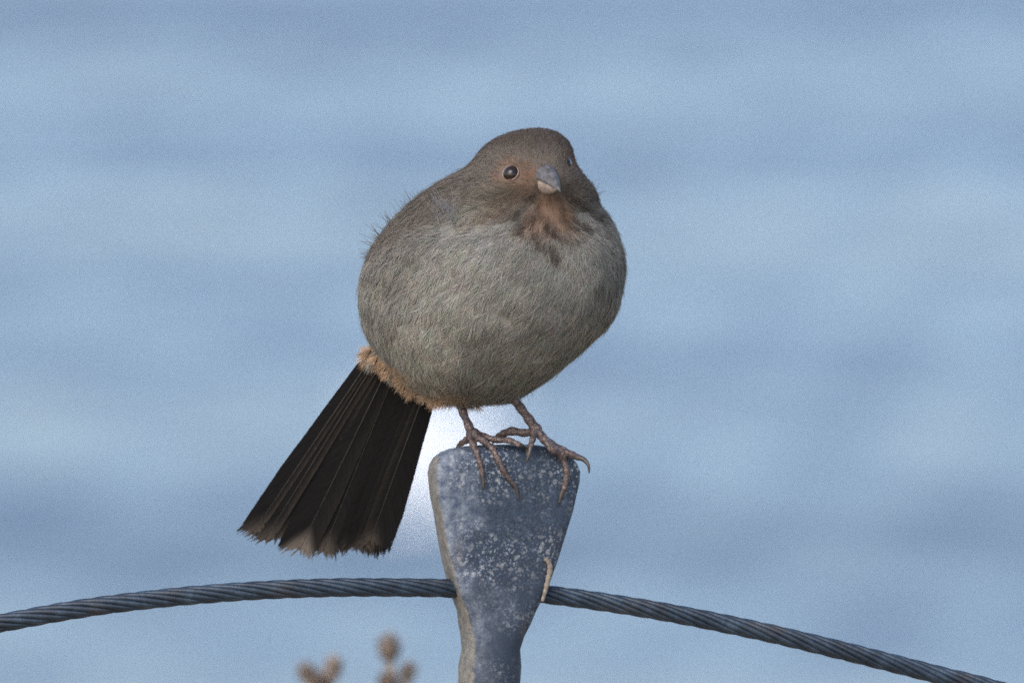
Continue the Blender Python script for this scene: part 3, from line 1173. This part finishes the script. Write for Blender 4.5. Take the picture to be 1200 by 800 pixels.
NBARB = 34
kal, kla = np.zeros(NF), np.zeros(NF)
for i in range(NF):
    for arr, dv, ln in ((kal, tw[i], L[i]), (kla, np.cross(nr[i], tw[i]), L[i] * 0.4)):
        e_ = root[i] + dv * ln
        loc, nm_, fi, dd = torso_bvh.find_nearest(Vector(e_))
        arr[i] = max(0.0, (Vector(e_) - loc).dot(nm_)) / ln ** 2
kal, kla = np.clip(kal, 0, 40)[np.repeat(np.arange(NF), NBARB)], np.clip(kla, 0, 60)[np.repeat(np.arange(NF), NBARB)]
ii = np.repeat(np.arange(NF), NBARB)
ns = len(ii)
u = rng.uniform(-1, 1, ns)
Lf, nf, tf = L[ii], nr[ii], tw[ii]
bf = np.cross(nf, tf)
aspect = 0.30 + 0.10 * rng.random(NF)
W = (L * aspect)[ii]
lift = (0.11 + 0.09 * rng.random(NF))[ii] * (1 + 0.25 * rng.standard_normal(ns))
loose = rng.random(ns) < 0.05
lift = np.where(loose, lift * 1.9, lift)
s0 = Lf * rng.random(ns) * 0.5 * (1 - np.abs(u) * 0.5)
e_al = Lf * (0.66 + 0.36 * np.sqrt(1 - u * u)) * (0.86 + 0.2 * rng.random(ns))
e_la = W * u * (0.9 + 0.3 * rng.random(ns))
K = 4
Rb = 0.05
PT = np.zeros((ns, K, 3))
for k in range(K):
    f = k / (K - 1)
    alo = s0 + (e_al - s0) * f
    lao = e_la * f ** 1.35
    xx = alo / Lf
    h = -0.00045 + Lf * lift * xx * (1.35 - 0.75 * xx) - alo ** 2 * kal - lao ** 2 * kla
    jit = 0.00012 * rng.standard_normal((ns, 3)) * f
    PT[:, k] = root[ii] + tf * alo[:, None] + bf * lao[:, None] + nf * h[:, None] + jit
dirv = PT[:, -1] - PT[:, 0]
dirv /= np.linalg.norm(dirv, axis=1)[:, None]
tilt = rng.standard_normal(ns) * 0.3
wn_ = nf * np.cos(tilt)[:, None] + bf * np.sin(tilt)[:, None]
wd = np.cross(dirv, wn_)
wd /= np.linalg.norm(wd, axis=1)[:, None]
hw0 = np.interp(Lf, [0.001, 0.005, 0.014], [0.00006, 0.000075, 0.000085])
VV = np.zeros((ns, K, 2, 3))
CV = np.zeros((ns, K, 2, 3))
bc = fcol[ii] * (1 + 0.07 * rng.standard_normal((ns, 1)))
lightb = rng.random(ns) < 0.05
bc = np.where(lightb[:, None], bc * 1.15, bc)
vein = (0.84 + 0.26 * sstep(0.15, 0.8, np.abs(u)))[:, None]      # darker along each shaft, paler fringes
bc = np.clip(bc * vein, 0.008, 0.7)
for k in range(K):
    f = k / (K - 1)
    hw = hw0 * (1.15, 1.1, 0.85, 0.22)[k]
    VV[:, k, 0] = PT[:, k] - wd * hw[:, None]
    VV[:, k, 1] = PT[:, k] + wd * hw[:, None]
    CV[:, k, :] = (bc * (0.92, 0.92, 1.0, 1.1)[k])[:, None, :]
idx = np.arange(ns * K * 2).reshape(ns, K, 2)
Q = np.stack([idx[:, :-1, 0], idx[:, :-1, 1], idx[:, 1:, 1], idx[:, 1:, 0]], -1).reshape(-1, 4)
pl = new_obj('plumage', quads_mesh(VV.reshape(-1, 3), Q, cols=CV.reshape(-1, 3)), M_PLUME, bird, smooth=False)
pl['kind'] = 'stuff'

# loose hair-like plumes that stand off the outline of the back and breast
wis = []
for (px, py, n, ang, ln) in [(472, 246, 18, 118, 22), (455, 262, 20, 125, 23), (441, 282, 22, 140, 24), (430, 300, 18, 160, 20), (490, 232, 6, 115, 16),
                             (530, 258, 34, 118, 32), (520, 250, 30, 112, 28), (703, 228, 7, 75, 22), (727, 295, 8, 30, 12), (421, 340, 10, 190, 10),
                             (424, 372, 10, 205, 10), (612, 466, 9, 300, 14), (560, 472, 10, 265, 10)]:
    for k in range(n):
        x, y = px + rng.normal(0, 7), py + rng.normal(0, 6)
        inside = 470 < px < 700 and py < 300 and px != 490 and px != 472
        loc, nm = body_hit(x, y)
        if loc is None:
            best = None
            for s_ in range(1, 14):
                loc, nm = body_hit(x + (590 - x) * 0.03 * s_, y + (330 - y) * 0.03 * s_)
                if loc is not None:
                    break
        if loc is None:
            continue
        a = math.radians(ang + rng.normal(0, 14))
        dvec = Vector((math.cos(a), -0.15, math.sin(a))).normalized() + nm * 0.25
        if inside:
            loc = loc + nm * 0.0014
        wis.append((loc, nm, dvec.normalized(), ln * S * (0.4 + 0.55 * rng.random()), inside))
V, Q, Cw = [], [], []
for (p, nm, d, l, ins) in wis:
    sd = d.cross(Vector((0, -1, 0))).normalized()
    b = len(V)
    bend = Vector(rng.normal(0, 0.18, 3))
    for k in range(4):
        f = k / 3
        c = p + d * (l * f) + bend * (l * f * f) - nm * 0.0003
        w_ = (0.0001 if ins else 0.00013) * (1 - 0.7 * f)
        V += [c - sd * w_, c + sd * w_]
        Cw += [(0.21, 0.215, 0.22) if ins else (0.11, 0.10, 0.09)] * 2
    for k in range(3):
        Q.append((b + 2 * k, b + 2 * k + 1, b + 2 * k + 3, b + 2 * k + 2))
ws = new_obj('loose_plumes', quads_mesh(np.array(V), np.array(Q), cols=np.array(Cw)), M_PLUME, bird, smooth=False)
ws['kind'] = 'stuff'


# ------------------------------------------------------------------ dried plants behind, out of focus
def seed_head(center, rx, rz, axis, seed):
    r = random.Random(seed)
    verts, faces = [], []
    q = axis.to_track_quat('Z', 'Y').to_matrix()
    n = 150
    for k in range(n):                      # overlapping pointed bracts over an egg
        z = 1 - 2 * (k + 0.5) / n
        a = k * 2.39996
        rr = math.sqrt(1 - z * z)
        nv = Vector((rr * math.cos(a), rr * math.sin(a), z))
        p = Vector((nv.x * rx * (0.82 + 0.26 * z), nv.y * rx * (0.82 + 0.26 * z), nv.z * rz)) * 0.86
        up_ = Vector((0, 0, 1)) * 0.9 + nv * 0.55
        up_.normalize()
        sd = up_.cross(nv).normalized() if up_.cross(nv).length > 1e-3 else Vector((1, 0, 0))
        l = rx * r.uniform(0.3, 0.85)
        wv = rx * 0.15
        b = len(verts)
        for pt in (p - sd * wv, p + sd * wv, p + up_ * l * 0.6 + nv * l * 0.15 + sd * wv * 0.7, p + up_ * l + nv * l * 0.25, p + up_ * l * 0.6 + nv * l * 0.15 - sd * wv * 0.7):
            verts.append(center + q @ pt)
        faces.append((b, b + 1, b + 2, b + 3, b + 4))
    bm = bmesh.new()
    bmesh.ops.create_icosphere(bm, subdivisions=3, radius=1.0)
    b = len(verts)
    for v in bm.verts:
        k = 1 + 0.06 * math.sin(v.co.x * 9 + seed) * math.sin(v.co.y * 8) * math.sin(v.co.z * 7)
        verts.append(center + q @ Vector((v.co.x * rx * 0.9 * k * (0.82 + 0.26 * v.co.z), v.co.y * rx * 0.9 * k * (0.82 + 0.26 * v.co.z), v.co.z * rz * 0.9 * k)))
    faces += [tuple(v.index + b for v in f.verts) for f in bm.faces]
    bm.free()
    return mesh_from(verts, faces)


def dried_plant(label, foot, heads, dep, seed):
    r = random.Random(seed)
    root_ = bpy.data.objects.new('dried_plant', None)
    C.objects.link(root_)
    f0 = P(foot[0], foot[1], dep)
    root_.location = (f0.x + 0.02, dep * S + 0.02, 0.0)
    tag(root_, label, 'plant', 'dried plants behind the wire rope')
    bpy.context.view_layer.update()
    joint = P(foot[0], foot[1], dep)
    path = smooth_path([Vector(root_.location) - Vector((0, 0, 0.02)), Vector(root_.location) + Vector((0.015, 0.01, 0.35)), Vector((joint.x + 0.006, joint.y + 0.006, joint.z - 0.25)), joint], 40)
    V, F = loft(tube_rings(path, [0.0032 - 0.0014 * i / 39 for i in range(40)], 8))
    new_obj('stem', mesh_from(V, F), M_STALK, root_)
    for i, (x, y, rx, ry, dd) in enumerate(heads):
        c = P(x, y, dep + dd)
        low = c - Vector((0, 0, ry * S * 1.1 * 0.8))
        ax = (c - joint).normalized() * 0.5 + Vector((0, 0, 1))
        path = smooth_path([joint - Vector((0, 0, 0.012 + 0.004 * i)), joint * 0.5 + low * 0.5 + Vector((0, 0, -0.002)), low, c], 14)
        V, F = loft(tube_rings(path, [0.0019 - 0.0003 * k / 13 for k in range(14)], 7))
        new_obj('branch', mesh_from(V, F), M_STALK, root_)
        new_obj('seed_head', seed_head(c, rx * S * 1.13, ry * S * 1.13, ax.normalized(), seed * 7 + i), M_SEED, root_)
    # a few withered leaves down the stem
    for k in range(7):
        z = 0.12 + 0.1 * k
        p0 = np.array([np.interp(z, np.linspace(0, joint.z, 40), path_) for path_ in (np.linspace(root_.location.x, joint.x, 40), np.linspace(root_.location.y, joint.y, 40))])
        a = k * 2.4 + seed
        dv = Vector((math.cos(a), math.sin(a), 0.25))
        sd = Vector((-math.sin(a), math.cos(a), 0.1))
        base = Vector((p0[0], p0[1], z))
        vs, fs = [], []
        for s_ in range(6):
            f = s_ / 5
            c = base + dv * (0.05 * f) - Vector((0, 0, 0.03 * f * f))
            w_ = 0.007 * math.sin(math.pi * min(0.97, 0.1 + 0.88 * f))
            vs += [c - sd * w_, c + Vector((0, 0, -0.002)), c + sd * w_]
        for s_ in range(5):
            for j in range(2):
                fs.append((3 * s_ + j, 3 * s_ + j + 1, 3 * s_ + j + 4, 3 * s_ + j + 3))
        new_obj('leaf', mesh_from(vs, fs), M_STALK, root_)


dried_plant('blurred brown dried plant whose two low seed heads fork apart, left of its neighbour', (374, 812),
            [(360, 791, 11.5, 12, 0), (390, 786, 11.5, 15, 60), (375, 802, 13, 11, -30)], 3100, 3)
dried_plant('blurred brown dried plant with one taller seed head above its others, nearer the post', (459, 812),
            [(456, 764, 14.5, 16, 0), (477, 791, 11, 12, 40), (455, 802, 13, 11, -30)], 3100, 5)
